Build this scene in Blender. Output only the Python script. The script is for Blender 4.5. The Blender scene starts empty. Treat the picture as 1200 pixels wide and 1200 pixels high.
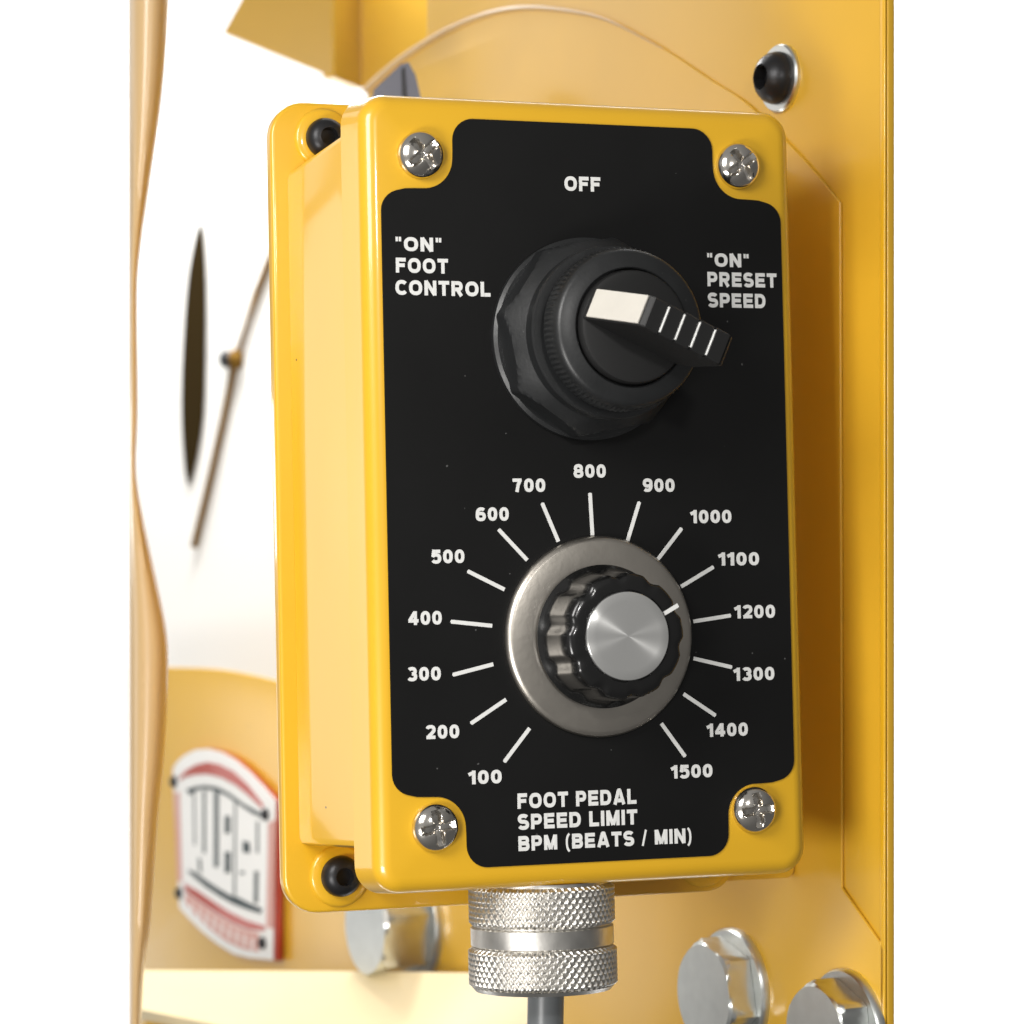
import bpy, bmesh, math, random
from mathutils import Vector, Matrix
random.seed(4)
U = 0.00015            # metres per modelling unit; X right along the box face, Y into depth, Z up
S = bpy.context.scene
COL = S.collection
R = math.radians

# ------------------------------------------------------------------ camera
CAMR = ((0.9355368423935345, -0.35259720093111263, -0.021119432281189527),
        (-0.005497159189923769, 0.04524904342487166, -0.9989606124917914),
        (0.35318634991343567, 0.9346805539673321, 0.04039386426359249))   # rows: right, down, forward
CPOS = Vector((-1345.77, -3291.49, -166.88))
RT, DN, FW = (Vector(r) for r in CAMR)
cam = bpy.data.cameras.new('camera')
co = bpy.data.objects.new('camera', cam); COL.objects.link(co)
m = Matrix((RT, -DN, -FW)).transposed().to_4x4(); m.translation = CPOS * U
co.matrix_world = m
cam.sensor_width = 36; cam.lens = 105; cam.clip_start = 0.01; cam.clip_end = 50
cam.dof.use_dof = True
cam.dof.focus_distance = 3560 * U
cam.dof.aperture_fstop = 0.105 / (26 * U)
S.camera = co

# ------------------------------------------------------------------ world, lamps, exposure
w = bpy.data.worlds.new('World'); S.world = w; w.use_nodes = True
wn = w.node_tree; bg = wn.nodes['Background']; bg.inputs[0].default_value = (1, 0.985, 0.96, 1)
wt = wn.nodes.new('ShaderNodeTexCoord'); wd = wn.nodes.new('ShaderNodeVectorMath'); wd.operation = 'DOT_PRODUCT'
wd.inputs[1].default_value = (-0.72, -0.35, 0.6)          # the studio is brightest up on the left
wr = wn.nodes.new('ShaderNodeMapRange'); wr.interpolation_type = 'SMOOTHSTEP'
wr.inputs[1].default_value = -0.5; wr.inputs[2].default_value = 0.9; wr.inputs[3].default_value = 0.11; wr.inputs[4].default_value = 0.30
wn.links.new(wt.outputs['Generated'], wd.inputs[0]); wn.links.new(wd.outputs['Value'], wr.inputs[0]); wn.links.new(wr.outputs[0], bg.inputs[1])
S.view_settings.view_transform = 'Standard'; S.view_settings.look = 'None'
S.view_settings.exposure = 0; S.view_settings.gamma = 1

def camp(x, y, z):
    """a point given in units right / down / forward of the box face centre as the lens looks at it"""
    return CPOS + RT * x + DN * y + FW * (3558.5 + z)

def lamp(name, pos, target, w_, h_, power, col=(1, 1, 1)):
    l = bpy.data.lights.new(name, 'AREA'); l.shape = 'RECTANGLE'
    l.size = w_ * U; l.size_y = h_ * U; l.energy = power; l.color = col
    o = bpy.data.objects.new(name, l); COL.objects.link(o)
    o.location = pos * U
    o.rotation_euler = (target - pos).to_track_quat('-Z', 'Y').to_euler()
    return o
# four strip softboxes in a row down the left, all facing the machine
def strip_box(name, y0, y1, z0, z1, power):
    c = camp(-1900, (y0 + y1) / 2, (z0 + z1) / 2); lamp(name, c, c + RT, z1 - z0, y1 - y0, power, (1, 0.985, 0.96))
strip_box('softbox_box_side', -780, 850, 740, 1320, 0.115)
strip_box('softbox_top', -1700, -800, 1340, 2690, 0.10)
strip_box('softbox_bottom', 850, 1300, 1840, 2440, 0.025)
strip_box('softbox_rear', 250, 1150, 2790, 3150, 0.045)
lamp('added_rear_panel_lamp', camp(-700, -1750, 2300), camp(-560, 250, 2800), 1000, 300, 1.6)  # added lamp, turns the rear panel white
lamp('added_ledge_lamp', camp(-1250, -50, 1350), camp(-330, 640, 1250), 350, 350, 0.075, (1, 0.985, 0.96))  # added lamp, brightens the ledge and the plaque
lamp('softbox_key', camp(-1450, -1300, -2250), camp(0, 0, 0), 1150, 1200, 1.4, (1, 0.98, 0.95))
lamp('softbox_fill', camp(-1300, 1000, -2300), camp(0, 0, 0), 900, 700, 1.0, (1, 0.98, 0.95))
lamp('added_cap_lamp', Vector((-520, -2750, 760)), Vector((0, 0, 0)), 150, 150, 0.30, (1, 0.98, 0.95))  # small lamp added for the streak highlight on the knob cap
lamp('backdrop_lamp', camp(0, -3800, 3000), camp(0, -600, 5200), 6400, 800, 5.2)
lamp('backdrop_lamp', camp(0, 3800, 3000), camp(0, 600, 5200), 6400, 800, 5.2)

# ------------------------------------------------------------------ materials
def nodes(name):
    mt = bpy.data.materials.new(name); mt.use_nodes = True
    nt = mt.node_tree; return mt, nt, nt.nodes['Principled BSDF']
def mat(name, col, rough=0.4, metal=0.0, coat=0.0, coat_rough=0.05, bump=0.0, bscale=300, var=0.0, spec=0.5, vscale=60):
    mt, nt, b = nodes(name)
    b.inputs['Base Color'].default_value = (*col, 1)
    b.inputs['Roughness'].default_value = rough; b.inputs['Metallic'].default_value = metal
    b.inputs['Coat Weight'].default_value = coat; b.inputs['Coat Roughness'].default_value = coat_rough
    b.inputs['Specular IOR Level'].default_value = spec
    tc = nt.nodes.new('ShaderNodeTexCoord')
    if bump:
        n = nt.nodes.new('ShaderNodeTexNoise'); n.inputs['Scale'].default_value = bscale; n.inputs['Detail'].default_value = 3
        nt.links.new(tc.outputs['Object'], n.inputs['Vector'])
        bp = nt.nodes.new('ShaderNodeBump'); bp.inputs['Strength'].default_value = bump; bp.inputs['Distance'].default_value = 0.0002
        nt.links.new(n.outputs['Fac'], bp.inputs['Height']); nt.links.new(bp.outputs['Normal'], b.inputs['Normal'])
        if coat: nt.links.new(bp.outputs['Normal'], b.inputs['Coat Normal'])
    if var:
        n = nt.nodes.new('ShaderNodeTexNoise'); n.inputs['Scale'].default_value = vscale; n.inputs['Detail'].default_value = 6
        nt.links.new(tc.outputs['Object'], n.inputs['Vector'])
        mx = nt.nodes.new('ShaderNodeMix'); mx.data_type = 'RGBA'
        mx.inputs[6].default_value = (*[c * (1 - var) for c in col], 1); mx.inputs[7].default_value = (*[min(1, c * (1 + var)) for c in col], 1)
        nt.links.new(n.outputs['Fac'], mx.inputs[0]); nt.links.new(mx.outputs[2], b.inputs['Base Color'])
        mr = nt.nodes.new('ShaderNodeMapRange'); mr.inputs[3].default_value = rough * (1 - var); mr.inputs[4].default_value = rough * (1 + var)
        nt.links.new(n.outputs['Fac'], mr.inputs[0]); nt.links.new(mr.outputs[0], b.inputs['Roughness'])
    return mt
YEL = mat('yellow_gloss_paint', (0.78, 0.435, 0.016), 0.33, coat=0.7, coat_rough=0.08, bump=0.035, bscale=160, var=0.04)
YELB = mat('yellow_machine_paint', (0.73, 0.415, 0.026), 0.37, coat=0.8, coat_rough=0.2, bump=0.05, bscale=90, var=0.05)
CREAM = mat('tan_paint_with_sheen', (0.62, 0.42, 0.2), 0.4, coat=0.5, coat_rough=0.2)  # tan bead; on the guard, yellow paint with reflected white put in
LEDGE = mat('overexposed_yellow_paint', (0.86, 0.71, 0.42), 0.4, coat=0.4, coat_rough=0.2, var=0.04)  # yellow paint with overexposure put into its colour
WHITE = mat('white_enamel_and_glare', (0.85, 0.84, 0.81), 0.5)  # plaque enamel; on the rear panel, overexposure put into the colour
BACK = mat('white_backdrop_paper', (0.9, 0.9, 0.9), 0.9)
BLACK = mat('black_label', (0.006, 0.006, 0.006), 0.5, bump=0.02, bscale=2500, spec=0.22, var=0.25, vscale=35)
PRINT_AND_GLINTS = mat('white_print_and_glints', (0.80, 0.80, 0.78), 0.5, var=0.1, vscale=500)  # print; also the painted highlights on the lever ridges
PLASTIC = mat('black_plastic', (0.013, 0.0138, 0.0145), 0.40, bump=0.12, bscale=1400, var=0.22, vscale=220, spec=0.6)
PLASTIC2 = mat('black_dial_plastic', (0.011, 0.011, 0.011), 0.5, bump=0.04, bscale=3000)
GLOSSB = mat('glossy_black_plastic', (0.007, 0.007, 0.007), 0.24, coat=0.25)
STEELB = mat('black_oxide_steel', (0.03, 0.03, 0.032), 0.38, metal=0.6, bump=0.05, bscale=2000)
DARKZ = mat('grey_steel', (0.13, 0.13, 0.15), 0.3, metal=0.8, bump=0.1, bscale=900)
CHROME = mat('bright_nickel', (0.78, 0.74, 0.68), 0.15, metal=1, bump=0.04, bscale=900)
ZINC = mat('zinc_plate', (0.70, 0.72, 0.70), 0.3, metal=1, bump=0.08, bscale=700, var=0.12, vscale=250)
NICKEL = mat('dull_nickel_dial', (0.60, 0.56, 0.50), 0.36, metal=1, bump=0.12, bscale=900, var=0.1, vscale=200)
CAST = mat('knurled_zinc', (0.70, 0.68, 0.64), 0.38, metal=1, bump=0.1, bscale=1300, var=0.2, vscale=300)
CABLE = mat('grey_cable_jacket', (0.16, 0.17, 0.175), 0.35)
IVORY = mat('white_insert', (0.62, 0.59, 0.53), 0.4, bump=0.2, bscale=700, var=0.08, vscale=300)
RED = mat('red_enamel', (0.42, 0.038, 0.018), 0.35, coat=0.3)
PINK = mat('pink_and_blown_out_red', (0.62, 0.32, 0.27), 0.4)  # pink lettering band; side stripes are red paled by overexposure
TEAL = mat('dark_teal_enamel', (0.012, 0.03, 0.035), 0.4)
PALE = mat('pale_grey_enamel', (0.09, 0.11, 0.11), 0.45)
DARKR = mat('hole_shade', (0.03, 0.02, 0.008), 0.8, spec=0)
ROD = mat('brown_brass_rod', (0.17, 0.09, 0.016), 0.6, spec=0.05)
def specks(mt, col, scale, size, keep, seed):
    """sparse dust or chip specks: small voronoi dots kept where a noise is high"""
    nt = mt.node_tree; b = nt.nodes['Principled BSDF']; N = nt.nodes.new
    tc = N('ShaderNodeTexCoord'); mp = N('ShaderNodeMapping'); mp.inputs['Location'].default_value = (seed, seed * 2, seed * 3)
    nt.links.new(tc.outputs['Object'], mp.inputs[0])
    v = N('ShaderNodeTexVoronoi'); v.inputs['Scale'].default_value = scale; v.inputs['Randomness'].default_value = 1
    n = N('ShaderNodeTexNoise'); n.inputs['Scale'].default_value = scale * 7; n.inputs['Detail'].default_value = 3
    nt.links.new(mp.outputs[0], v.inputs['Vector']); nt.links.new(mp.outputs[0], n.inputs['Vector'])
    sep = N('ShaderNodeSeparateColor'); nt.links.new(v.outputs['Color'], sep.inputs[0])
    # dot radius wobbles with the noise; only some cells carry a dot
    ad = N('ShaderNodeMath'); ad.operation = 'MULTIPLY_ADD'; ad.inputs[1].default_value = size * 1.6; ad.inputs[2].default_value = -size * 0.25
    nt.links.new(n.outputs['Fac'], ad.inputs[0])
    lt = N('ShaderNodeMath'); lt.operation = 'LESS_THAN'; nt.links.new(v.outputs['Distance'], lt.inputs[0]); nt.links.new(ad.outputs[0], lt.inputs[1])
    kp = N('ShaderNodeMath'); kp.operation = 'LESS_THAN'; kp.inputs[1].default_value = keep; nt.links.new(sep.outputs[0], kp.inputs[0])
    mu = N('ShaderNodeMath'); mu.operation = 'MULTIPLY'; nt.links.new(lt.outputs[0], mu.inputs[0]); nt.links.new(kp.outputs[0], mu.inputs[1])
    mx = N('ShaderNodeMix'); mx.data_type = 'RGBA'; nt.links.new(mu.outputs[0], mx.inputs[0])
    src = b.inputs['Base Color'].links[0].from_socket if b.inputs['Base Color'].links else None
    if src: nt.links.new(src, mx.inputs[6])
    else: mx.inputs[6].default_value = b.inputs['Base Color'].default_value
    mx.inputs[7].default_value = (*col, 1)
    nt.links.new(mx.outputs[2], b.inputs['Base Color'])
specks(BLACK, (0.09, 0.09, 0.088), 260, 0.075, 0.5, 0.013)
specks(YEL, (0.10, 0.055, 0.01), 130, 0.045, 0.22, 0.031)
specks(YELB, (0.16, 0.09, 0.015), 90, 0.04, 0.25, 0.017)
specks(PLASTIC, (0.06, 0.06, 0.06), 500, 0.09, 0.35, 0.05)
# spun aluminium cap: radial anisotropy
SPUN, nt, b = nodes('spun_aluminium')
b.inputs['Base Color'].default_value = (0.95, 0.95, 0.93, 1); b.inputs['Metallic'].default_value = 0.87
b.inputs['Roughness'].default_value = 0.24; b.inputs['Anisotropic'].default_value = 0.92; b.inputs['Anisotropic Rotation'].default_value = 0.25
tg = nt.nodes.new('ShaderNodeTangent'); tg.direction_type = 'RADIAL'; tg.axis = 'Y'
nt.links.new(tg.outputs[0], b.inputs['Tangent'])

# ------------------------------------------------------------------ object helpers
def thing(name, loc, label, cat, group=None):
    o = bpy.data.objects.new(name, None); COL.objects.link(o)
    o.empty_display_size = 0.01
    o.location = Vector(loc) * U; o['label'] = label; o['category'] = cat
    if group: o['group'] = group
    return o
def wloc(o):
    v = Vector((0, 0, 0))
    while o: v = v + o.location; o = o.parent
    return v
def link(name, me, mt, parent=None, org=None, angle=35, label=None):
    """mesh in modelling units -> object in metres; origin at org"""
    org = Vector(org) if org is not None else Vector((0, 0, 0))
    me.name = name
    me.transform(Matrix.Translation(-org)); me.transform(Matrix.Scale(U, 4))
    if mt: me.materials.append(mt)
    for p in me.polygons: p.use_smooth = True
    me.set_sharp_from_angle(angle=R(angle))
    o = bpy.data.objects.new(name, me); COL.objects.link(o)
    if parent:
        o.parent = parent; o.location = org * U - wloc(parent)
    else: o.location = org * U
    if label: o['label'] = label
    return o
def tomesh(bm):
    bmesh.ops.recalc_face_normals(bm, faces=bm.faces)
    me = bpy.data.meshes.new('m'); bm.to_mesh(me); bm.free(); return me
def frame(o, ex, ey):
    ex = Vector(ex).normalized(); ey = Vector(ey).normalized(); n = ex.cross(ey)
    M = Matrix((ex, ey, n)).transposed().to_4x4(); M.translation = Vector(o); return M
def loft(rings, closed=True, cap0=True, cap1=True, bm=None):
    bm = bm or bmesh.new(); L = []
    for r in rings: L.append([bm.verts.new(p) for p in r])
    n = len(rings[0])
    for a, c in zip(L, L[1:]):
        for i in range(n if closed else n - 1):
            j = (i + 1) % n
            bm.faces.new((a[i], a[j], c[j], c[i]))
    if cap0: bm.faces.new(L[0])
    if cap1: bm.faces.new(L[-1])
    return bm
def lathe(profile, M, n=64, fn=None, bm=None, cap0=True, cap1=True):
    """profile [(r, h)], h along M's z; fn(r, h, a) -> r"""
    rings = []
    for r, h in profile:
        ring = []
        for i in range(n):
            a = 2 * math.pi * i / n; q = fn(r, h, a) if fn else r
            ring.append(M @ Vector((q * math.cos(a), q * math.sin(a), h)))
        rings.append(ring)
    return loft(rings, True, cap0, cap1, bm)
def smooth_pts(P, closed=True, k=6):
    out = []; n = len(P)
    for i in range(n if closed else n - 1):
        if closed: p0, p1, p2, p3 = P[i - 1], P[i], P[(i + 1) % n], P[(i + 2) % n]
        else: p0, p1, p2, p3 = P[max(i - 1, 0)], P[i], P[i + 1], P[min(i + 2, n - 1)]
        for j in range(k):
            t = j / k
            out.append(tuple(0.5 * ((2 * b_) + (c_ - a_) * t + (2 * a_ - 5 * b_ + 4 * c_ - d_) * t * t + (-a_ + 3 * b_ - 3 * c_ + d_) * t ** 3)
                             for a_, b_, c_, d_ in zip(p0, p1, p2, p3)))
    if not closed: out.append(tuple(P[-1]))
    return out
def plate_mesh(loops, M, h0, h1, bevel=0.0, res=2):
    """outline(s) extruded from h0 to h1 along M's z, with a rounded bevel"""
    cu = bpy.data.curves.new('c', 'CURVE'); cu.dimensions = '2D'; cu.fill_mode = 'BOTH'
    for L in loops:
        sp = cu.splines.new('POLY'); sp.points.add(len(L) - 1); sp.use_cyclic_u = True
        for p, q in zip(sp.points, L): p.co = (q[0], q[1], 0, 1)
    cu.extrude = max((h1 - h0) / 2 - bevel, 0.01); cu.bevel_depth = bevel; cu.bevel_resolution = res; cu.offset = -bevel
    o = bpy.data.objects.new('c', cu); COL.objects.link(o)
    dg = bpy.context.evaluated_depsgraph_get(); me = bpy.data.meshes.new_from_object(o.evaluated_get(dg))
    bpy.data.objects.remove(o); bpy.data.curves.remove(cu)
    me.materials.clear()
    me.transform(Matrix.Translation((0, 0, (h0 + h1) / 2))); me.transform(M)
    bm = bmesh.new(); bm.from_mesh(me); bmesh.ops.remove_doubles(bm, verts=bm.verts, dist=0.005)
    bmesh.ops.recalc_face_normals(bm, faces=bm.faces); bm.to_mesh(me); bm.free()
    return me
def sharp_arc(cx, cy, r, a0, a1, n=8):
    return [(cx + r * math.cos(R(a0 + (a1 - a0) * i / n)), cy + r * math.sin(R(a0 + (a1 - a0) * i / n))) for i in range(n + 1)]
def rrect(x0, x1, y0, y1, r, n=8):
    return sharp_arc(x1 - r, y0 + r, r, -90, 0, n) + sharp_arc(x1 - r, y1 - r, r, 0, 90, n) + sharp_arc(x0 + r, y1 - r, r, 90, 180, n) + sharp_arc(x0 + r, y0 + r, r, 180, 270, n)
def ray(px, py): return RT * (px - 600) + DN * (py - 600) + FW * 3500
def atplane(px, py, o, n):
    d = ray(px, py); return CPOS + d * ((o - CPOS).dot(n) / d.dot(n))
def atz(px, py, z): return CPOS + ray(px, py) * ((3558.5 + z) / 3500)
FACE = frame((0, 0, 0), (1, 0, 0), (0, 0, 1))         # box face, z out of the face (-Y)

# ------------------------------------------------------------------ backdrop
bm = bmesh.new()
M = frame(camp(0, 0, 5200), RT, -DN)
pts = [M @ Vector(p) for p in ((-2900, -2300, 0), (4000, -2300, 0), (4000, 2300, 0), (-2900, 2300, 0))]
bm.faces.new([bm.verts.new(p) for p in pts])
o = link('backdrop', tomesh(bm), BACK, org=camp(0, 0, 5200)); o['kind'] = 'structure'

# ------------------------------------------------------------------ machine: every panel faces left
AN = 82.7
ET = Vector((math.cos(R(AN)), -math.sin(R(AN)), 0)); EN = Vector((-math.sin(R(AN)), -math.cos(R(AN)), 0)); EZ = Vector((0, 0, 1))
PO = atz(985, 600, 238)                               # a point of the main panel
def sidepl(off=0): return frame(PO + EN * off, ET, EZ)    # x along the panel, y up, z = ... 
SP = Matrix((ET, EZ, EN)).transposed().to_4x4(); SP.translation = PO
def ps(px, py, off=0):
    p = atplane(px, py, PO + EN * off, EN) - PO
    return (p.dot(ET), p.z)
mach = thing('power_hammer', atz(700, 1300, 700), 'yellow painted metalworking machine body behind the control box, with big side panels and bolts', 'machine')
# main side panel, from the deep left out to the bright folded edge on the right
body = [ps(*p) for p in ((1040, -60), (1040, 1290), (150, 1290), (150, 1135), (150, 781))] + \
       smooth_pts([ps(*p) for p in ((150, 781), (200, 782), (260, 785), (330, 800), (420, 830))], False) + [ps(*p) for p in ((500, 700), (500, -60))]
link('side_panel', plate_mesh([body], SP, -11, 0, 2), YELB, mach, PO)
# folded edge at the far right
e0, e1 = ps(1040, 600)[0], ps(1048, 600)[0]
link('folded_edge', plate_mesh([[(ps(1035, -60)[0], ps(1035, -60)[1]), ps(1040, -60), ps(1040, 1290), ps(1035, 1290)]], SP, 0.6, 5, 2, 4), YEL, mach, PO)
# front plate with the big rounded head
fo = 5
arc = [(430, 105), (470, 70), (520, 38), (570, 17), (620, 9), (680, 15), (720, 27), (777, 57), (833, 94), (877, 123), (935, 180), (984, 237)]
fp = smooth_pts([ps(*p, fo) for p in arc], False) + [ps(*p, fo) for p in ((986, 1040), (1036, 1112), (1034, 1290), (560, 1290), (560, 700), (430, 400))]
link('front_plate', plate_mesh([fp], SP, 0.8, fo, 1.6), YELB, mach, PO)
# bead round the head of the plate
bead = smooth_pts([ps(*p, fo) for p in arc[:8]], False)
bm = bmesh.new(); rings = []
for i, p in enumerate(bead):
    a = Vector(bead[max(i - 1, 0)]); c = Vector(bead[min(i + 1, len(bead) - 1)]); d = (c - a).normalized(); nn = Vector((-d.y, d.x))
    rr = 7 * (1 - 0.97 * i / len(bead)) ** 0.8
    rings.append([SP @ Vector((p[0] + nn.x * rr * math.cos(t), p[1] + nn.y * rr * math.cos(t), fo + 1 + rr * math.sin(t))) for t in [k * math.pi / 4 for k in range(8)]])
link('rim_bead', tomesh(loft(rings)), CREAM, mach, PO)

# hood at the upper left: two folded facets, far behind
def slab(name, pix, mt, parent, th=25, label=None):
    """closed panel through points (px, py, z), given thickness backwards"""
    P = [atz(*p) for p in pix]; n = (P[1] - P[0]).cross(P[2] - P[1]).normalized()
    if n.dot(FW) < 0: n = -n
    bm = bmesh.new(); loft([P, [p + n * th for p in P]], bm=bm)
    c = sum(P, Vector()) / len(P)
    return link(name, tomesh(bm), mt, parent, c, label=label)
slab('hood_panel', [(316, -60, 2120), (262, 38, 2120), (330, 66, 2130), (392, 91, 2140), (392, -60, 2140)], YELB, mach)
slab('hood_panel', [(392, -60, 2138), (392, 91, 2138), (424, 104, 2260), (424, -60, 2260)], YELB, mach)
slab('hood_panel', [(424, -60, 2258), (424, 104, 2258), (470, 122, 2220), (640, 190, 2120), (640, -60, 2120)], YELB, mach)
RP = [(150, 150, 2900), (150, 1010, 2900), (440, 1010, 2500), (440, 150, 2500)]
slab('rear_panel', RP, WHITE, mach, label='rear panel coloured white for overexposure, with a dark slot and a thin rod')  # machine side, its overexposure painted as white
# dark steel block behind the top of the box
slab('steel_bracket', [(436, 118, 1000), (438, 105, 1000), (470, 75, 1000), (479, 73, 1000), (487, 88, 1000), (494, 118, 1000)], DARKZ, mach, 50)
slab('steel_bracket_slit', [(471, 118, 996), (470, 82, 996), (474, 78, 996), (477, 118, 996)], STEELB, mach, 3)
# slot: hole shade put into a dark solid; slanting rod beside it
RN = (atz(*RP[1]) - atz(*RP[0])).cross(atz(*RP[3]) - atz(*RP[0])).normalized()
if RN.dot(FW) > 0: RN = -RN
RO = atz(150, 500, 2900)
def rp(px, py, off): return atplane(px, py, RO + RN * off, RN)
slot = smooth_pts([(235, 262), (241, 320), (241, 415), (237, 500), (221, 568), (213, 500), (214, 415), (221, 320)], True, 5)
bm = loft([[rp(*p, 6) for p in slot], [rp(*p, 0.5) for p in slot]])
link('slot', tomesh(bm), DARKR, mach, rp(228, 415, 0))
def tube(P, r, n=10, bm=None):
    bm = bm or bmesh.new(); rings = []
    for i, p in enumerate(P):
        a = P[max(i - 1, 0)]; c = P[min(i + 1, len(P) - 1)]; d = (c - a).normalized()
        u = d.cross(Vector((0.3, 0.2, 0.93)) if abs(d.z) < 0.9 else Vector((1, 0, 0))).normalized(); v = d.cross(u)
        rr = r[i] if isinstance(r, list) else r
        rings.append([p + (u * math.cos(k * 2 * math.pi / n) + v * math.sin(k * 2 * math.pi / n)) * rr for k in range(n)])
    return loft(rings, bm=bm)
rod = [rp(324, 282, 9), rp(300, 345, 9), rp(275, 425, 9), rp(262, 490, 9), rp(244, 570, 9), rp(227, 641, 9)]
link('rod', tomesh(tube(rod, 7)), ROD, mach, rp(275, 425, 9))
pv = rp(269, 421, 14)
link('pivot', tomesh(lathe([(3, -2), (15, 0), (21, 10), (21, 22), (14, 28)], frame(pv, DN, FW), 20)), ROD, mach, pv)
pk = rp(269, 421, 14) - RT * 18
link('pivot_cap', tomesh(lathe([(4, -4), (15, 0), (19, 8), (19, 17.5)], frame(pk, DN, FW), 20)), STEELB, mach, pk)

# lower ledge, flaring out below
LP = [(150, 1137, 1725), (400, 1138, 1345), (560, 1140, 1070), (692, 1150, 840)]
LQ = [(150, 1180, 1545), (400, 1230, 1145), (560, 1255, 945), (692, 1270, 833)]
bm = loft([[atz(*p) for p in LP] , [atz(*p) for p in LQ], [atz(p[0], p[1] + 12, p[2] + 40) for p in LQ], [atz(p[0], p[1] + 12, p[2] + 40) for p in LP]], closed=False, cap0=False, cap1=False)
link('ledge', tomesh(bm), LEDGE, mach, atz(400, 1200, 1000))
slab('foot_block', [(170, 1178, 1560), (170, 1260, 1560), (220, 1260, 1510), (220, 1176, 1510)], YELB, mach)

def hexbolt(px, py, r, h, head_mat, rot=8, off=0, label=None, washer=1.13, wmat=None):
    s, z = ps(px, py, off); o = PO + ET * s + EZ * z + EN * off
    k = (o - CPOS).dot(FW) / 3500; r *= k; h *= k
    M = Matrix((ET, EZ, EN)).transposed().to_4x4(); M.translation = o
    wa = lathe([(r * washer, 0), (r * washer, 0.10 * r), (r * washer - 3, 0.16 * r), (r * 0.6, 0.16 * r)], M, 48)
    hx = bmesh.new(); rings = []; N = 72
    def hexr(a): 
        a = (a - R(rot)) % (math.pi / 3) - math.pi / 6
        return r * math.cos(math.pi / 6) / math.cos(a)
    base = 0.165 * r
    for f, hh in ((1, base), (1, base + h * 0.8), (0.97, base + h * 0.93), (0.90, base + h), (0.86, base + h), (0.2, base + h)):
        ring = []
        for i in range(N):
            a = 2 * math.pi * i / N; q = hexr(a)
            lim = r * (1.0 if hh < base + h * 0.82 else 0.93 if f == 0.97 else 0.87 if f == 0.90 else f * 0.95)
            # chamfer cuts the corners with a cone
            q = min(q, lim)
            top = hh
            ring.append(M @ Vector((q * math.cos(a), q * math.sin(a), top)))
        rings.append(ring)
    loft(rings, bm=hx)
    b_ = link('hex_bolt', tomesh(hx), head_mat, mach, o, 25, label)
    link('washer', tomesh(wa), wmat or head_mat, b_, o, 40)
hexbolt(862, 1162, 66, 34, ZINC, 41, fo, 'zinc hex bolt nearest below the control box')
hexbolt(995, 1212, 68, 38, ZINC, 37, fo, 'zinc hex bolt in the bottom right corner')
hexbolt(489, 1082, 62, 58, ZINC, 15, 0, 'zinc hex bolt half hidden under the left of the box')
hexbolt(452, 1236, 52, 34, ZINC, 15, 22, 'cream lit hex bolt at the bottom edge')
# button-head socket screw with washer, top right
s, z = ps(916, 92, 0); o = PO + ET * s + EZ * z; k = (o - CPOS).dot(FW) / 3500
M = Matrix((ET, EZ, EN)).transposed().to_4x4(); M.translation = o
bs = lathe([(31 * k, 5 * k), (31 * k, 9 * k), (29 * k, 17 * k), (24 * k, 24 * k), (17 * k, 29 * k), (15 * k, 30 * k)], M, 40, cap1=False)
hxr = lambda r, h, a: r * 0.866 / math.cos((a % (math.pi / 3)) - math.pi / 6)
lathe([(15 * k, 30 * k), (14.5 * k, 29.5 * k), (14 * k, 15 * k)], M, 36, hxr, bm=bs, cap0=False)
sc = link('socket_screw', tomesh(bs), STEELB, mach, o, label='black button head socket screw on a silver washer')
link('washer', tomesh(lathe([(40 * k, 0), (40 * k, 4 * k), (38 * k, 6.5 * k), (20 * k, 6.5 * k)], M, 48)), ZINC, sc, o)

# plate added behind the box, blocks rear light so the gap darkens
xb = PO.x - (232 - PO.y) * math.cos(R(AN)) / math.sin(R(AN)) - 6
link('added_gap_blocker', plate_mesh([rrect(-120, xb, -492, 436, 12, 4)], frame((0, 232, 0), (1, 0, 0), (0, 0, 1)), -10, 8, 1.5), YELB, mach, (0, 232, 0))

# ------------------------------------------------------------------ name plaque on the machine
plq = thing('name_plaque', PO + ET * ps(265, 1000)[0] + EZ * ps(265, 1000)[1] + EN, 'curved white and red enamel name plaque with four dark screws at the lower left', 'plaque')
def zz(L): return [(180 + x * 0.2333, 860 + y * 0.2333) for x, y in L]
POFF = 15
def pl(L, o0, o1, mt, name, parent, bevel=0.0, sm=0, raw=False):
    P = L if raw else zz(L)
    P = [ps(*p, o1) for p in P]
    if sm: P = smooth_pts(P, True, sm)
    return link(name, plate_mesh([P], SP, o0, o1, bevel), mt, parent, PO + ET * P[0][0] + EZ * P[0][1])
topc = [(92, 180), (110, 150), (150, 110), (210, 80), (270, 75), (340, 92), (410, 130), (480, 190), (550, 262), (620, 335)]
botc = [(620, 1140), (560, 1132), (480, 1125), (400, 1105), (320, 1055), (240, 990), (180, 930), (125, 875)]
outer = topc + botc
pl(outer, 2, POFF, RED, 'plaque_body', plq, 2)
inner = [(96, 180)] + topc[1:-1] + [(612, 335), (598, 1136)] + botc[1:-1] + [(128, 872)]
pl([(x, y) for x, y in inner], POFF + 0.4, POFF + 2, WHITE, 'enamel_face', plq)
L1 = POFF + 3.2
red_top = [(128, 222), (160, 185), (210, 155), (270, 142), (330, 155), (400, 190), (470, 255), (548, 355), (545, 375), (470, 305), (410, 258), (340, 220), (270, 202), (210, 205), (160, 215), (130, 232)]
pl(red_top, POFF + 2, L1, RED, 'red_band', plq)
red_bot = [(150, 752), (220, 790), (300, 845), (380, 895), (460, 935), (556, 965), (556, 990), (480, 985), (400, 955), (320, 905), (240, 850), (160, 790)]
pl(red_bot, POFF + 2, L1, RED, 'red_band', plq)
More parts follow.
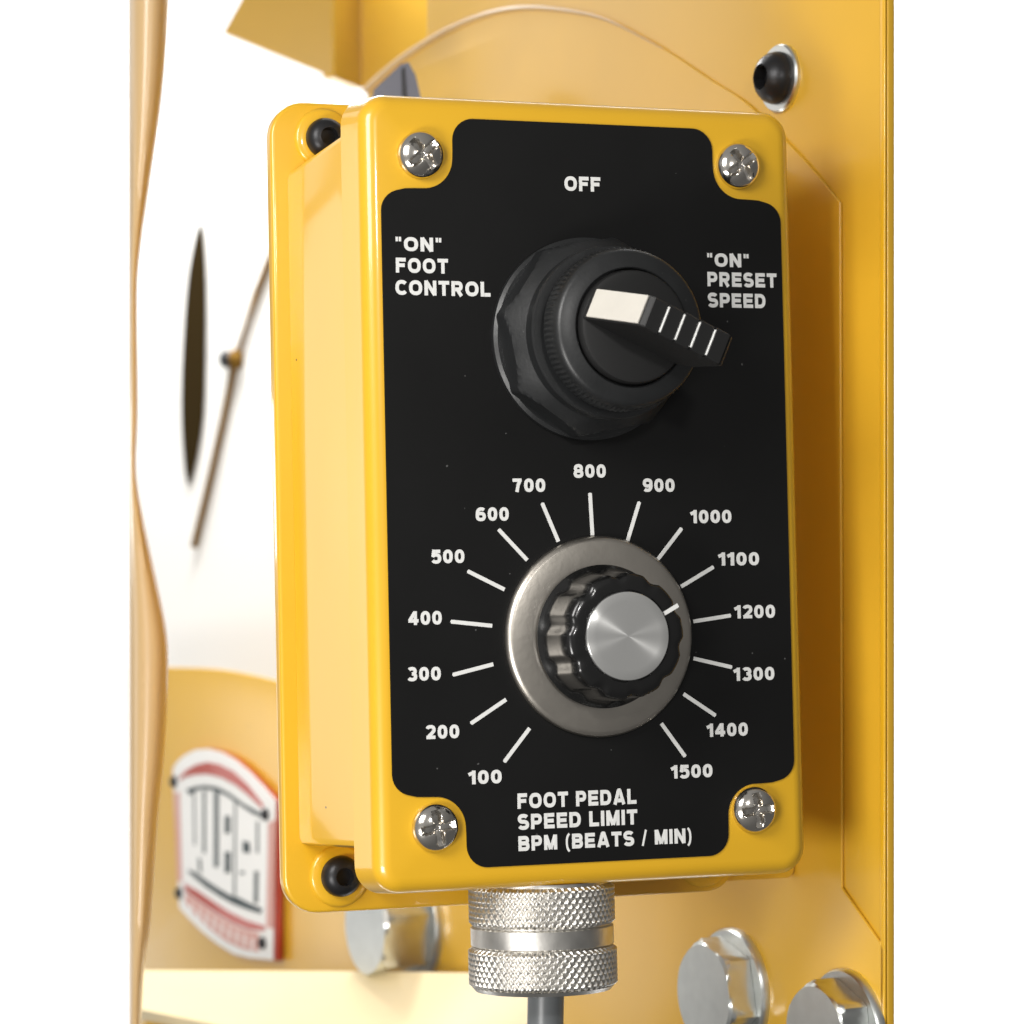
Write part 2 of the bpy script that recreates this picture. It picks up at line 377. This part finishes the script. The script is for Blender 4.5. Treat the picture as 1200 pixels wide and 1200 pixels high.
pink = [(160, 800), (240, 860), (320, 915), (400, 965), (480, 993), (525, 1000), (525, 1095), (450, 1080), (370, 1045), (290, 985), (210, 910), (160, 850)]
pl(pink, POFF + 2, L1, PINK, 'lettering_band', plq)
pl([(105, 300), (128, 290), (140, 740), (118, 740)], POFF + 2, L1, PINK, 'side_stripe', plq)  # red frame side, overexposure put into the colour
pl([(575, 450), (612, 430), (598, 980), (565, 970)], POFF + 2, L1, PINK, 'side_stripe', plq)
pl([(160, 280), (210, 264), (260, 258), (320, 268), (380, 300), (450, 352), (540, 400), (540, 418), (500, 402), (440, 362), (370, 312), (310, 286), (255, 276), (215, 282), (185, 308)], POFF + 2, L1, TEAL, 'dark_arc', plq)
pl([(165, 685), (200, 690), (260, 735), (320, 775), (380, 810), (415, 818), (480, 852), (545, 880), (535, 902), (470, 882), (400, 855), (330, 815), (260, 768), (205, 722)], POFF + 2, L1, TEAL, 'dark_arc', plq)
# the letters: white on white, told by their dark counters and pale gaps
marks = [((357, 412), (382, 412), (382, 500), (357, 500)), ((357, 592), (384, 592), (384, 698), (357, 698)), ((446, 538), (480, 545), (482, 600), (448, 594))]
for q in marks: pl(list(q), POFF + 2, L1, TEAL, 'letter_counter', plq)
for q in [((302, 290), (326, 290), (326, 670), (302, 670)), ((246, 285), (260, 285), (260, 600), (246, 600)), ((198, 300), (206, 300), (210, 560), (202, 560)), ((405, 330), (414, 330), (410, 810), (400, 810)), ((515, 440), (526, 440), (526, 600), (515, 600)), ((505, 690), (526, 690), (522, 850), (502, 850)), ((432, 690), (455, 690), (455, 705), (432, 705)), ((222, 620), (236, 630), (240, 700), (226, 690))]:
    pl(list(q), POFF + 2, L1 - 0.4, PALE, 'letter_gap', plq)
for i in range(9):
    x = 185 + i * 38; y = 850 + i * 24 - max(0, i - 5) * 6
    pl([(x, y), (x + 10, y + 5), (x + 10, y + 62), (x, y + 55)], L1, L1 + 0.8, WHITE, 'small_letter', plq)
for x, y in ((106, 240), (566, 405), (131, 800), (551, 1050)):
    s_, z_ = ps(*zz([(x, y)])[0], L1); o = PO + ET * s_ + EZ * z_ + EN * L1
    M = Matrix((ET, EZ, EN)).transposed().to_4x4(); M.translation = o
    link('plaque_screw', tomesh(lathe([(11, 0), (11, 4), (8, 8), (4, 9)], M, 20)), STEELB, plq, o)

# ------------------------------------------------------------------ guard at the left edge of the view, reflected white put into its colour
guard_r = [(197, -60), (197, 0), (190, 110), (178, 200), (165, 290), (161, 350), (162, 480), (160, 550), (168, 605), (183, 675), (196, 742), (197, 800), (193, 880), (185, 960), (176, 1080), (168, 1150), (163, 1290)]
rings = []
for x, y in smooth_pts(guard_r, False, 5):
    c = (151 + x) / 2; hw = (x - 151) / 2
    ring = []
    for k in range(28):
        a = 2 * math.pi * k / 28
        ca, sa = math.cos(a), math.sin(a)
        ring.append(atz(c + hw * math.copysign(abs(ca) ** 0.8, ca), y, 620 + 60 * math.copysign(abs(sa) ** 0.9, sa)))
    rings.append(ring)
gd = link('guard', tomesh(loft(rings)), CREAM, org=atz(170, 1290, 620)); gd['label'] = 'curved guard strip, colour paled by reflected white, standing along the left side'; gd['category'] = 'guard'

# ------------------------------------------------------------------ control box
box = thing('control_box', (0, 90, -480), 'yellow speed control box with black labelled face, selector switch and round speed knob', 'control box')
def P3(x, z, y): return Vector((x, y, z))
XL, XR, ZB, ZT = -279, 276, -467, 467
def ringbox(y, gl, gr, gb, gt, r):
    """plain rounded ring; 14 points per corner"""
    x0, x1, z0, z1 = XL - gl, XR + gr, ZB - gb, ZT + gt
    out = []
    for cx, cz, a0 in ((x1 - r, z0 + r, -90), (x1 - r, z1 - r, 0), (x0 + r, z1 - r, 90), (x0 + r, z0 + r, 180)):
        for i in range(14):
            a = R(a0 + 90 * i / 13); out.append(P3(cx + r * math.cos(a), cz + r * math.sin(a), y))
    return out
def ringpocket(y, gl, gr, gb, gt, pw, phb, pht):
    """ring whose corners are cut by rounded pockets"""
    x0, x1, z0, z1 = XL - gl, XR + gr, ZB - gb, ZT + gt
    out = []
    def corner(sx, sz):
        X = x1 if sx > 0 else x0; Z = z1 if sz > 0 else z0; ph = pht if sz > 0 else phb
        A = [(X, Z - sz * (ph + 10))]                       # on the side wall
        A += [(X - sx * 3, Z - sz * (ph + 3)), (X - sx * 10, Z - sz * ph), (X - sx * 20, Z - sz * ph), (X - sx * (pw - 26), Z - sz * ph)]
        cx, cz = X - sx * (pw - 22), Z - sz * (ph - 22)
        A += [(cx - sx * 22 * math.sin(R(t)), cz - sz * 22 * math.cos(R(t))) for t in (18, 36, 54, 72)]
        A += [(X - sx * pw, Z - sz * (ph - 26)), (X - sx * pw, Z - sz * 20), (X - sx * pw, Z - sz * 10), (X - sx * (pw + 3), Z - sz * 3), (X - sx * (pw + 10), Z)]
        return A
    for sx, sz, rev in ((1, -1, True), (1, 1, False), (-1, 1, True), (-1, -1, False)):
        A = corner(sx, sz)
        out += [P3(a, b_, y) for a, b_ in (A[::-1] if rev else A)]
    return out
rf = 20
rings = [ringbox(0.0, -rf - 60, -rf - 60, -rf - 60, -rf - 60, 8), ringbox(0.0, -rf, -rf, -rf, -rf, 14)]
for t in (15, 30, 45, 60, 75, 90):
    g = -rf + rf * math.sin(R(t)); rings.append(ringbox(rf - rf * math.cos(R(t)), g, g, g, g, 14 + rf * math.sin(R(t))))
rings += [ringbox(58, 7.2, 3.0, 2.2, 2.2, 34)]
rings += [ringpocket(58.6, 7.3, 3.1, 2.3, 2.3, 54, 54, 42), ringpocket(199.5, 31.6, 13, 9, 9, 78, 57, 72)]
bm = loft(rings, cap0=True, cap1=True)
link('enclosure', tomesh(bm), YEL, box, (0, 90, 0), 32)
# mounting plate behind the box
FPLT = frame((0, 200, 0), (1, 0, 0), (0, 0, 1))
link('mounting_plate', plate_mesh([rrect(-331, 272, -502, 489, 44, 10)], FPLT, -22, 0, 5, 4), YEL, box, (0, 220, 0))
for x, zc in ((-263, 444), (-261, -458), (224, 444), (224, -458)):
    Mb = frame((x, 200, zc), (1, 0, 0), (0, 0, 1))
    bb = lathe([(25, 2), (25, 8), (23.5, 15), (19, 21), (12, 24), (11, 24)], Mb, 40, cap1=False)
    lathe([(13, 24), (12.5, 23), (12, 10)], Mb, 36, hxr, bm=bb, cap0=False)
    bl = link('mounting_bolt', tomesh(bb), STEELB, box, (x, 200, zc))
    link('boss', tomesh(lathe([(38, 0.5), (37, 3), (34, 5), (26, 5.4)], Mb, 48)), YEL, bl, (x, 200, zc))
# black face label
q = sharp_arc(232.6, 328, 25, 0, 75, 6) + [(228, 354.8), (216, 355.4)] + sharp_arc(205, 392.6, 37, -88, -178, 12)
q += [(167.7, 402)] + sharp_arc(167.6 - 26, 414, 26, 0, 90, 8)
lab = q + [(-x, z_) for x, z_ in q[::-1]] + [(-x, -z_) for x, z_ in q] + [(x, -z_) for x, z_ in q[::-1]]
lb = link('face_label', plate_mesh([lab], FACE, 0.4, 1.6), BLACK, box, (0, -1, 0))
# printing
# block capitals drawn as centre lines on a cap height of 1; every stroke becomes a raised strip
TK = 0.25
def el(cx, cy, rx, ry, a0, a1, n=10): return [(cx + rx * math.copysign(abs(math.cos(t)) ** 0.84, math.cos(t)), cy + ry * math.copysign(abs(math.sin(t)) ** 0.84, math.sin(t))) for t in [R(a0 + (a1 - a0) * i / n) for i in range(n + 1)]]
def glyph(ch):
    h = TK / 2; T = 1 - h; w = 0.86; r_ = w - h; mx = w / 2
    oval = lambda W, y0=h, y1=T: el(W / 2, (y0 + y1) / 2, W / 2 - h, (y1 - y0) / 2, 90, 450, 28)
    bowl = lambda W, y0, y1: [(0, y0), (W - h - (y1 - y0) / 2, y0)] + el(W - h - (y1 - y0) / 2, (y0 + y1) / 2, (y1 - y0) / 2, (y1 - y0) / 2, -90, 90)[1:-1] + [(W - h - (y1 - y0) / 2, y1), (0, y1)]
    if ch == 'O': return 0.98, [oval(0.98)]
    if ch == '0': return 0.74, [oval(0.74)]
    if ch == 'F': return 0.76, [[(h, 0), (h, 1)], [(0, T), (0.76, T)], [(0, .5), (0.68, .5)]]
    if ch == 'E': return 0.80, [[(h, 0), (h, 1)], [(0, T), (0.79, T)], [(0, .5), (0.74, .5)], [(0, h), (0.80, h)]]
    if ch == 'L': return 0.74, [[(h, 0), (h, 1)], [(0, h), (0.74, h)]]
    if ch == 'T': return 0.80, [[(0.4, 0), (0.4, 1)], [(0, T), (0.80, T)]]
    if ch == 'I': return 0.24, [[(0.12, 0), (0.12, 1)]]
    if ch == 'N': return 0.88, [[(h, 0), (h, 1)], [(0.88 - h, 0), (0.88 - h, 1)], [(h, 0.97), (0.88 - h, 0.03)]]
    if ch == 'M': return 1.02, [[(h, 0), (h, 1)], [(1.02 - h, 0), (1.02 - h, 1)], [(h + .03, 0.97), (0.50, 0.04)], [(0.99 - h, 0.97), (0.52, 0.04)]]
    if ch == 'A': return 0.98, [[(h, 0), (0.45, 0.97)], [(0.98 - h, 0), (0.53, 0.97)], [(0.24, 0.27), (0.74, 0.27)], [(0.38, 0.93), (0.60, 0.93)]]
    if ch == 'P': return 0.82, [[(h, 0), (h, 1)], bowl(0.82, 0.42, T)]
    if ch == 'R': return 0.88, [[(h, 0), (h, 1)], bowl(0.84, 0.45, T), [(0.44, 0.45), (0.88 - h - .02, 0)]]
    if ch == 'B': return 0.86, [[(h, 0), (h, 1)], bowl(0.83, 0.52, T), bowl(0.86, h, 0.5)]
    if ch == 'D': return 0.88, [[(h, 0), (h, 1)], [(0, h), (0.42, h)] + el(0.42, .5, 0.46 - h, T - .5, -90, 90)[1:-1] + [(0.42, T), (0, T)]]
    if ch == 'C': return 0.84, [el(0.47, .5, 0.47 - h, T - .5, 40, 320, 24)]
    if ch in 'S5':
        if ch == '5': return 0.74, [[(0.70, T), (0.14, T)], [(0.22, 1), (0.13, 0.46)], [(0.12, 0.53)] + el(0.36, 0.36, 0.28, 0.26, 105, -150, 16)]
        return 0.82, [el(0.41, 0.70, 0.29, 0.195, 25, 262, 14) + el(0.41, 0.305, 0.305, 0.2, 82, -158, 14)]
    if ch == '1': return 0.48, [[(0.36, 0), (0.36, 1)], [(0.0, 0.70), (0.36, 0.86)]]
    if ch == '2': return 0.74, [el(0.37, 0.68, 0.26, 0.215, 165, -25, 14) + [(0.47, 0.42), (0.18, 0.16)], [(0.04, h), (0.73, h)]]
    if ch == '3': return 0.74, [el(0.36, 0.705, 0.24, 0.19, 150, -90, 14), el(0.36, 0.31, 0.265, 0.205, 90, -155, 14)]
    if ch == '4': return 0.78, [[(0.54, 0), (0.54, 1)], [(0, 0.30), (0.78, 0.30)], [(0.08, 0.30), (0.50, 0.93)]]
    if ch == '6': return 0.76, [el(0.38, 0.33, 0.27, 0.225, 90, 450, 22), el(0.42, 0.5, 0.31, T - .5, 50, 195, 14)]
    if ch == '9': return 0.76, [el(0.38, 0.67, 0.27, 0.225, 90, 450, 22), el(0.34, 0.5, 0.31, T - .5, 230, 375, 14)]
    if ch == '7': return 0.72, [[(0, T), (0.70, T)], [(0.60, 0.9), (0.42, 0.52), (0.32, 0)]]
    if ch == '8': return 0.76, [el(0.38, 0.70, 0.235, 0.195, 90, 450, 22), el(0.38, 0.305, 0.27, 0.2, 90, 450, 22)]
    if ch == '"': return 0.42, [[(0.10, 0.68), (0.10, 1.0)], [(0.32, 0.68), (0.32, 1.0)]]
    if ch == '/': return 0.40, [[(0.06, -0.05), (0.34, 1.03)]]
    if ch == '(': return 0.36, [el(0.62, 0.42, 0.50, 0.68, 122, 238, 10)]
    if ch == ')': return 0.36, [el(-0.26, 0.42, 0.50, 0.68, 58, -58, 10)]
    return 0.36, []
def text(s, x0, x1, zb, cap, name='lettering', thin=1.0):
    adv = 0; strokes = []
    for ch in s:
        w_, G = glyph(ch)
        for st in G: strokes.append(([(x + adv, y) for x, y in st], TK * thin * (0.62 if ch in '"/()' else 1.0)))
        adv += w_ + (0.17 if ch != ' ' else 0.12)
    tot = adv - 0.17; k = (x1 - x0) / tot; sy = cap
    bm = bmesh.new()
    for j, (st, t) in enumerate(strokes):
        P = [Vector(p) for p in st]; closed = (P[0] - P[-1]).length < 1e-4
        if closed: P = P[:-1]
        n_ = len(P); A = []; B = []
        for i in range(n_):
            d0 = P[i] - P[i - 1] if (i or closed) else P[1] - P[0]
            d1 = P[(i + 1) % n_] - P[i] if (i < n_ - 1 or closed) else d0
            d0 = d0.normalized(); d1 = d1.normalized(); n0 = Vector((-d0.y, d0.x)); n1 = Vector((-d1.y, d1.x))
            mi = (n0 + n1).normalized(); q_ = mi * (t / 2 / max(0.35, mi.dot(n0)))
            A.append(P[i] + q_); B.append(P[i] - q_)
        hh = 2.0 + 0.12 * (j % 4)
        g = lambda p, z_: FACE @ Vector((x0 + p.x * k, zb + p.y * sy, z_))
        sec = [[g(A[i], 1.65), g(A[i], hh), g(B[i], hh), g(B[i], 1.65)] for i in range(n_)]
        if closed: sec.append(sec[0])
        loft(sec, cap0=not closed, cap1=not closed, bm=bm)
    bmesh.ops.remove_doubles(bm, verts=bm.verts, dist=0.0005)
    link(name, tomesh(bm), PRINT_AND_GLINTS, lb, FACE @ Vector(((x0 + x1) / 2, zb, 1.9)))
for s_, x0, x1, zb, c in (('OFF', -27, 19.2, 358.5, 17.5), ('"ON"', -241, -184, 281, 16.5), ('FOOT', -241, -176.5, 255.5, 17.5), ('CONTROL', -242, -124, 229.5, 17.5),
                          ('"ON"', 157, 213, 272, 16.5), ('PRESET', 157, 249.5, 248, 17.5), ('SPEED', 157, 234, 222.5, 17.5),
                          ('FOOT PEDAL', -103.5, 48, -373.5, 18), ('SPEED LIMIT', -103.5, 48.5, -398, 18), ('BPM (BEATS / MIN)', -103.5, 119, -423, 17.5)):
    text(s_, x0, x1, zb, c)
NUM = {100: (-143.3, -334.7), 200: (-195, -280.3), 300: (-216.3, -212.4), 400: (-213.6, -147.5), 500: (-184, -76.2), 600: (-127.5, -27), 700: (-80.6, 6.8), 800: (-2.7, 23.6), 900: (86.4, 6.4), 1000: (154.3, -31.6), 1100: (189.8, -83.2), 1200: (209.5, -147.4), 1300: (206.5, -222.8), 1400: (169.2, -289.2), 1500: (121, -337.5)}
for n_, (x, z_) in NUM.items():
    hw = 20.5 if n_ < 1000 else 27.0
    text(str(n_), x - hw, x + hw, z_ - 8, 16, 'scale_number')
TICK = ((139.1, 189.3, -130.4), (138.8, 190.4, -149), (137.4, 188.8, -167.5), (135.4, 186.5, 173.5), (131.3, 181.7, 154), (127.6, 178, 134), (123.4, 172.8, 113.2), (120.4, 170.5, 92.3), (120.7, 169.4, 70.5), (120.8, 169.2, 49), (122.9, 171.9, 28), (124.6, 174.4, 7.2), (126.1, 177.5, -13.2), (129.8, 179, -33.2), (131.6, 181.8, -53.3))
KX, KZ = 3.8, -173.5
for r0, r1, a in TICK:
    u = Vector((math.cos(R(a)), math.sin(R(a)))); v = Vector((-u.y, u.x)); c = Vector((KX, KZ)); hw = 2.3
    L = [tuple(c + u * r0 - v * hw), tuple(c + u * r1 - v * hw), tuple(c + u * (r1 + 1) + v * 0), tuple(c + u * r1 + v * hw), tuple(c + u * r0 + v * hw)]
    link('scale_tick', plate_mesh([L], FACE, 1.7, 2.3), PRINT_AND_GLINTS, lb, FACE @ Vector((*(c + u * r0), 2)))
# four cover screws with cross recess
def cover_screw(x, z_, rot):
    Ms = frame((x, 0, z_), (1, 0, 0), (0, 0, 1))
    rr = 28; N = 72
    bm = bmesh.new(); rings = []
    prof = [(rr, 0.5), (rr, 4)] + [(rr * math.cos(R(t)) , 4 + 15 * math.sin(R(t))) for t in (10, 20, 30, 40, 48, 55, 61, 66, 70, 74, 77, 80, 82, 84, 86, 88)]
    for r_, h_ in prof:
        ring = []
        for i in range(N):
            a = 2 * math.pi * i / N; X, Z_ = r_ * math.cos(a), r_ * math.sin(a)
            ca, sa = math.cos(R(rot)), math.sin(R(rot)); p, q_ = X * ca + Z_ * sa, -X * sa + Z_ * ca
            d = 0
            for m_, n_ in ((abs(p), abs(q_)), (abs(q_), abs(p))):
                if m_ < 21: d = max(d, min(1, max(0, (4.9 - n_) / 1.3)) * min(1, (21 - m_) / 4) * (5 + 6 * (1 - m_ / 21)))
            core = max(0, 1 - math.hypot(p, q_) / 8.5) * 7
            ring.append(Ms @ Vector((X, Z_, h_ - max(d, core))))
        rings.append(ring)
    loft(rings, bm=bm)
    link('cover_screw', tomesh(bm), CHROME, box, (x, 0, z_), 40)
cover_screw(-208, 394.5, 40); cover_screw(201.5, 396, 35); cover_screw(-206.5, -391, 10); cover_screw(202, -387, 6)

# selector switch
SX, SZ = -3, 181
Ms = frame((SX, 0, SZ), (1, 0, 0), (0, 0, 1))
sw = link('selector_switch', tomesh(lathe([(121, 1.8), (121, 9), (117, 12), (80, 12)], Ms, 96)), PLASTIC, box, (SX, 0, SZ))
def octnut(r_, h_, a):
    q_ = (a - R(33)) % (math.pi / 4) - math.pi / 8
    return min(r_, 112 / math.cos(q_)) if h_ < 66 else r_
rings = [(122, 12.2), (122, 33)] + [(122 - 21.5 * k / 9, 33 + 29 * (k / 9) ** 0.9) for k in range(1, 10)] + [(100, 66.2), (101.5, 69), (102, 84), (100.5, 87), (92, 87.5)]
link('locking_nut', tomesh(lathe(rings, Ms, 256, octnut)), PLASTIC, sw, (SX, -40, SZ), 16)
link('collar', tomesh(lathe([(86, 87.0), (86, 97)], Ms, 96, cap0=False, cap1=False)), PLASTIC2, sw, (SX, -90, SZ))
def kn(r_, h_, a): return r_ + (1.1 * math.sin(a * 90) if 104 < h_ < 122 else 0)
bz = lathe([(86, 95), (92, 97), (94, 102), (94, 104.5), (94, 121), (92.5, 124), (92, 130), (90, 135), (86, 138), (70, 140), (68.5, 139), (67, 132), (60, 131)], Ms, 540, kn)
link('bezel_ring', tomesh(bz), PLASTIC, sw, (SX, -120, SZ), 40)
link('dial', tomesh(lathe([(65.5, 131.5), (65.5, 146), (64, 149), (60, 150), (20, 150)], Ms, 96)), PLASTIC2, sw, (SX, -150, SZ), 40)
# lever: steep white pointer face, then a ribbed ridge
al = R(-24); eu = Vector((math.cos(al), math.sin(al), 0)); ev = Vector((-eu.y, eu.x, 0))
def lv(c, h_, s_): return Ms @ (eu * c + ev * s_ + Vector((0, 0, h_)))
prof = [(-63, 149), (-61, 156), (-26, 226), (-22, 231)]
x = -18
for i in range(5):
    x0 = -18 + i * 20.5; prof += [(x0, 233.5), (x0 + 17.5, 231.5), (x0 + 19, 227.5)]
prof += [(84, 231), (87, 226), (78, 170), (62, 149)]
rings = []
for s_, ins in ((-18.5, 2.0), (-17, 0), (17, 0), (18.5, 2.0)):
    cx, ch = 12, 185
    rings.append([lv(c + (cx - c) * ins / 70, h_ + (ch - h_) * ins / 70, s_) for c, h_ in prof])
lev = link('lever', tomesh(loft(rings)), PLASTIC2, sw, lv(0, 150, 0), 25)
def strip(name, a, c, hw, lift, mt, th=1.5):
    a, c = Vector(a), Vector(c); d = (c - a).normalized(); n_ = Vector((-d.y, d.x))
    if n_.y < 0: n_ = -n_
    Q = [a + n_ * lift, c + n_ * lift, c + n_ * (lift + th), a + n_ * (lift + th)]
    link(name, tomesh(loft([[lv(q_.x, q_.y, -hw) for q_ in Q], [lv(q_.x, q_.y, hw) for q_ in Q]])), mt, sw, lv(a.x, a.y, 0))
strip('white_insert', (-60.5, 158), (-24.5, 229), 17.2, 0.3, IVORY, 2)
for i in range(4):
    x0 = -0.5 + i * 20.5
    strip('ridge_highlight', (x0 + 1.0, 228.2), (x0 + 3.0, 232.4), 15.5, 0.2, PRINT_AND_GLINTS, 1.0)  # edge highlights of the grip ridges, painted as pale strips

# speed knob
Mk = frame((KX, 0, KZ), (1, 0, 0), (0, 0, 1))
dial = link('speed_knob', tomesh(lathe([(119, 1.8), (119.5, 6), (117, 10.5), (112, 12.5), (80, 13)], Mk, 128)), NICKEL, box, (KX, 0, KZ), 40)
def flute(r_, h_, a):
    if h_ < 24: return r_
    f = math.cos((a + R(11)) * 10)
    return r_ - 4.0 * max(0, f) ** 1.3 * min(1, (h_ - 22) / 10)
kb = lathe([(78, 13.2), (84, 16), (85, 20), (82, 24), (78.5, 28), (77, 34), (75.5, 60), (74, 82), (72.5, 86), (69, 88.5), (64, 89.5), (54, 89.5), (53, 88), (50, 88)], Mk, 240, flute)
link('knob_body', tomesh(kb), GLOSSB, dial, (KX, -50, KZ), 40)
cap = bmesh.new()
rings = []
for r_, h_ in ((51.5, 88.2), (51.5, 92.0), (51.2, 92.6), (50.6, 92.9), (40, 93), (30, 93.15), (20, 93.25), (10, 93.32), (3, 93.35), (0.8, 93.36)):
    rings.append([Mk @ Vector((r_ * math.cos(2 * math.pi * i / 96), r_ * math.sin(2 * math.pi * i / 96), h_)) for i in range(96)])
loft(rings, bm=cap)
link('knob_cap', tomesh(cap), SPUN, dial, (KX, -92, KZ), 60)
a = R(28); u = Vector((math.cos(a), math.sin(a))); v = Vector((-u.y, u.x)); c = Vector((KX, KZ))
L = [tuple(c + u * 53.5 - v * 2.4), tuple(c + u * 74 - v * 2.4), tuple(c + u * 74 + v * 2.4), tuple(c + u * 53.5 + v * 2.4)]
link('pointer_line', plate_mesh([L], FACE, 89.0, 90.4), PRINT_AND_GLINTS, dial, (KX, -90, KZ))

# cable connector under the box
CX, CY = -40.5, 90
Mc = frame((CX, CY, 0), (1, 0, 0), (0, 1, 0))
zt = -474
def knurl(z0, z1, rad, name, parent, depth=2.8):
    N, K = 864, 64; rings = []
    for k in range(K + 1):
        t = k / K; z_ = z0 + (z1 - z0) * t; ring = []
        edge = min(1, min(t, 1 - t) / 0.07)
        for i in range(N):
            a = 2 * math.pi * i / N
            p = (a * 29 / (2 * math.pi) * 2 + (z_ / 12.5)) % 1.0; q_ = (a * 29 / (2 * math.pi) * 2 - (z_ / 12.5)) % 1.0
            hgt = min(1 - abs(2 * p - 1), 1 - abs(2 * q_ - 1))
            hgt = min(1, hgt * 1.6)
            r_ = rad - 4 * (1 - edge) - depth * (1 - hgt)
            ring.append(Vector((CX + r_ * math.cos(a), CY + r_ * math.sin(a), z_)))
        rings.append(ring)
    return link(name, tomesh(loft(rings)), CAST, parent, (CX, CY, z0), 30)
con = link('cable_connector', tomesh(lathe([(82, -466), (82, -470), (83, -472), (83, -545), (60, -546)], Mc, 96)), CAST, box, (CX, CY, -470), label='knurled metal cable connector under the box')
knurl(-518, -470, 88.5, 'knurled_ring', con)
link('smooth_ring', tomesh(lathe([(83, -544.6), (86.5, -542), (86.5, -521), (83, -519)], Mc, 128)), CAST, con, (CX, CY, -520))
knurl(-592, -545, 90, 'knurled_ring', con)
link('gland', tomesh(lathe([(86, -592.1), (82, -597), (60, -598), (30, -594)], Mc, 96)), CAST, con, (CX, CY, -585))
cb = link('cable', tomesh(tube([Vector((CX + 4, CY, -580)), Vector((CX + 3, CY, -605)), Vector((CX + 1, CY, -650)), Vector((CX + 6, CY + 4, -720)), Vector((CX + 20, CY + 10, -800))], 22, 32)), CABLE, org=(CX, CY, -600))
cb['label'] = 'grey cable hanging from the knurled connector under the box'; cb['category'] = 'cable'
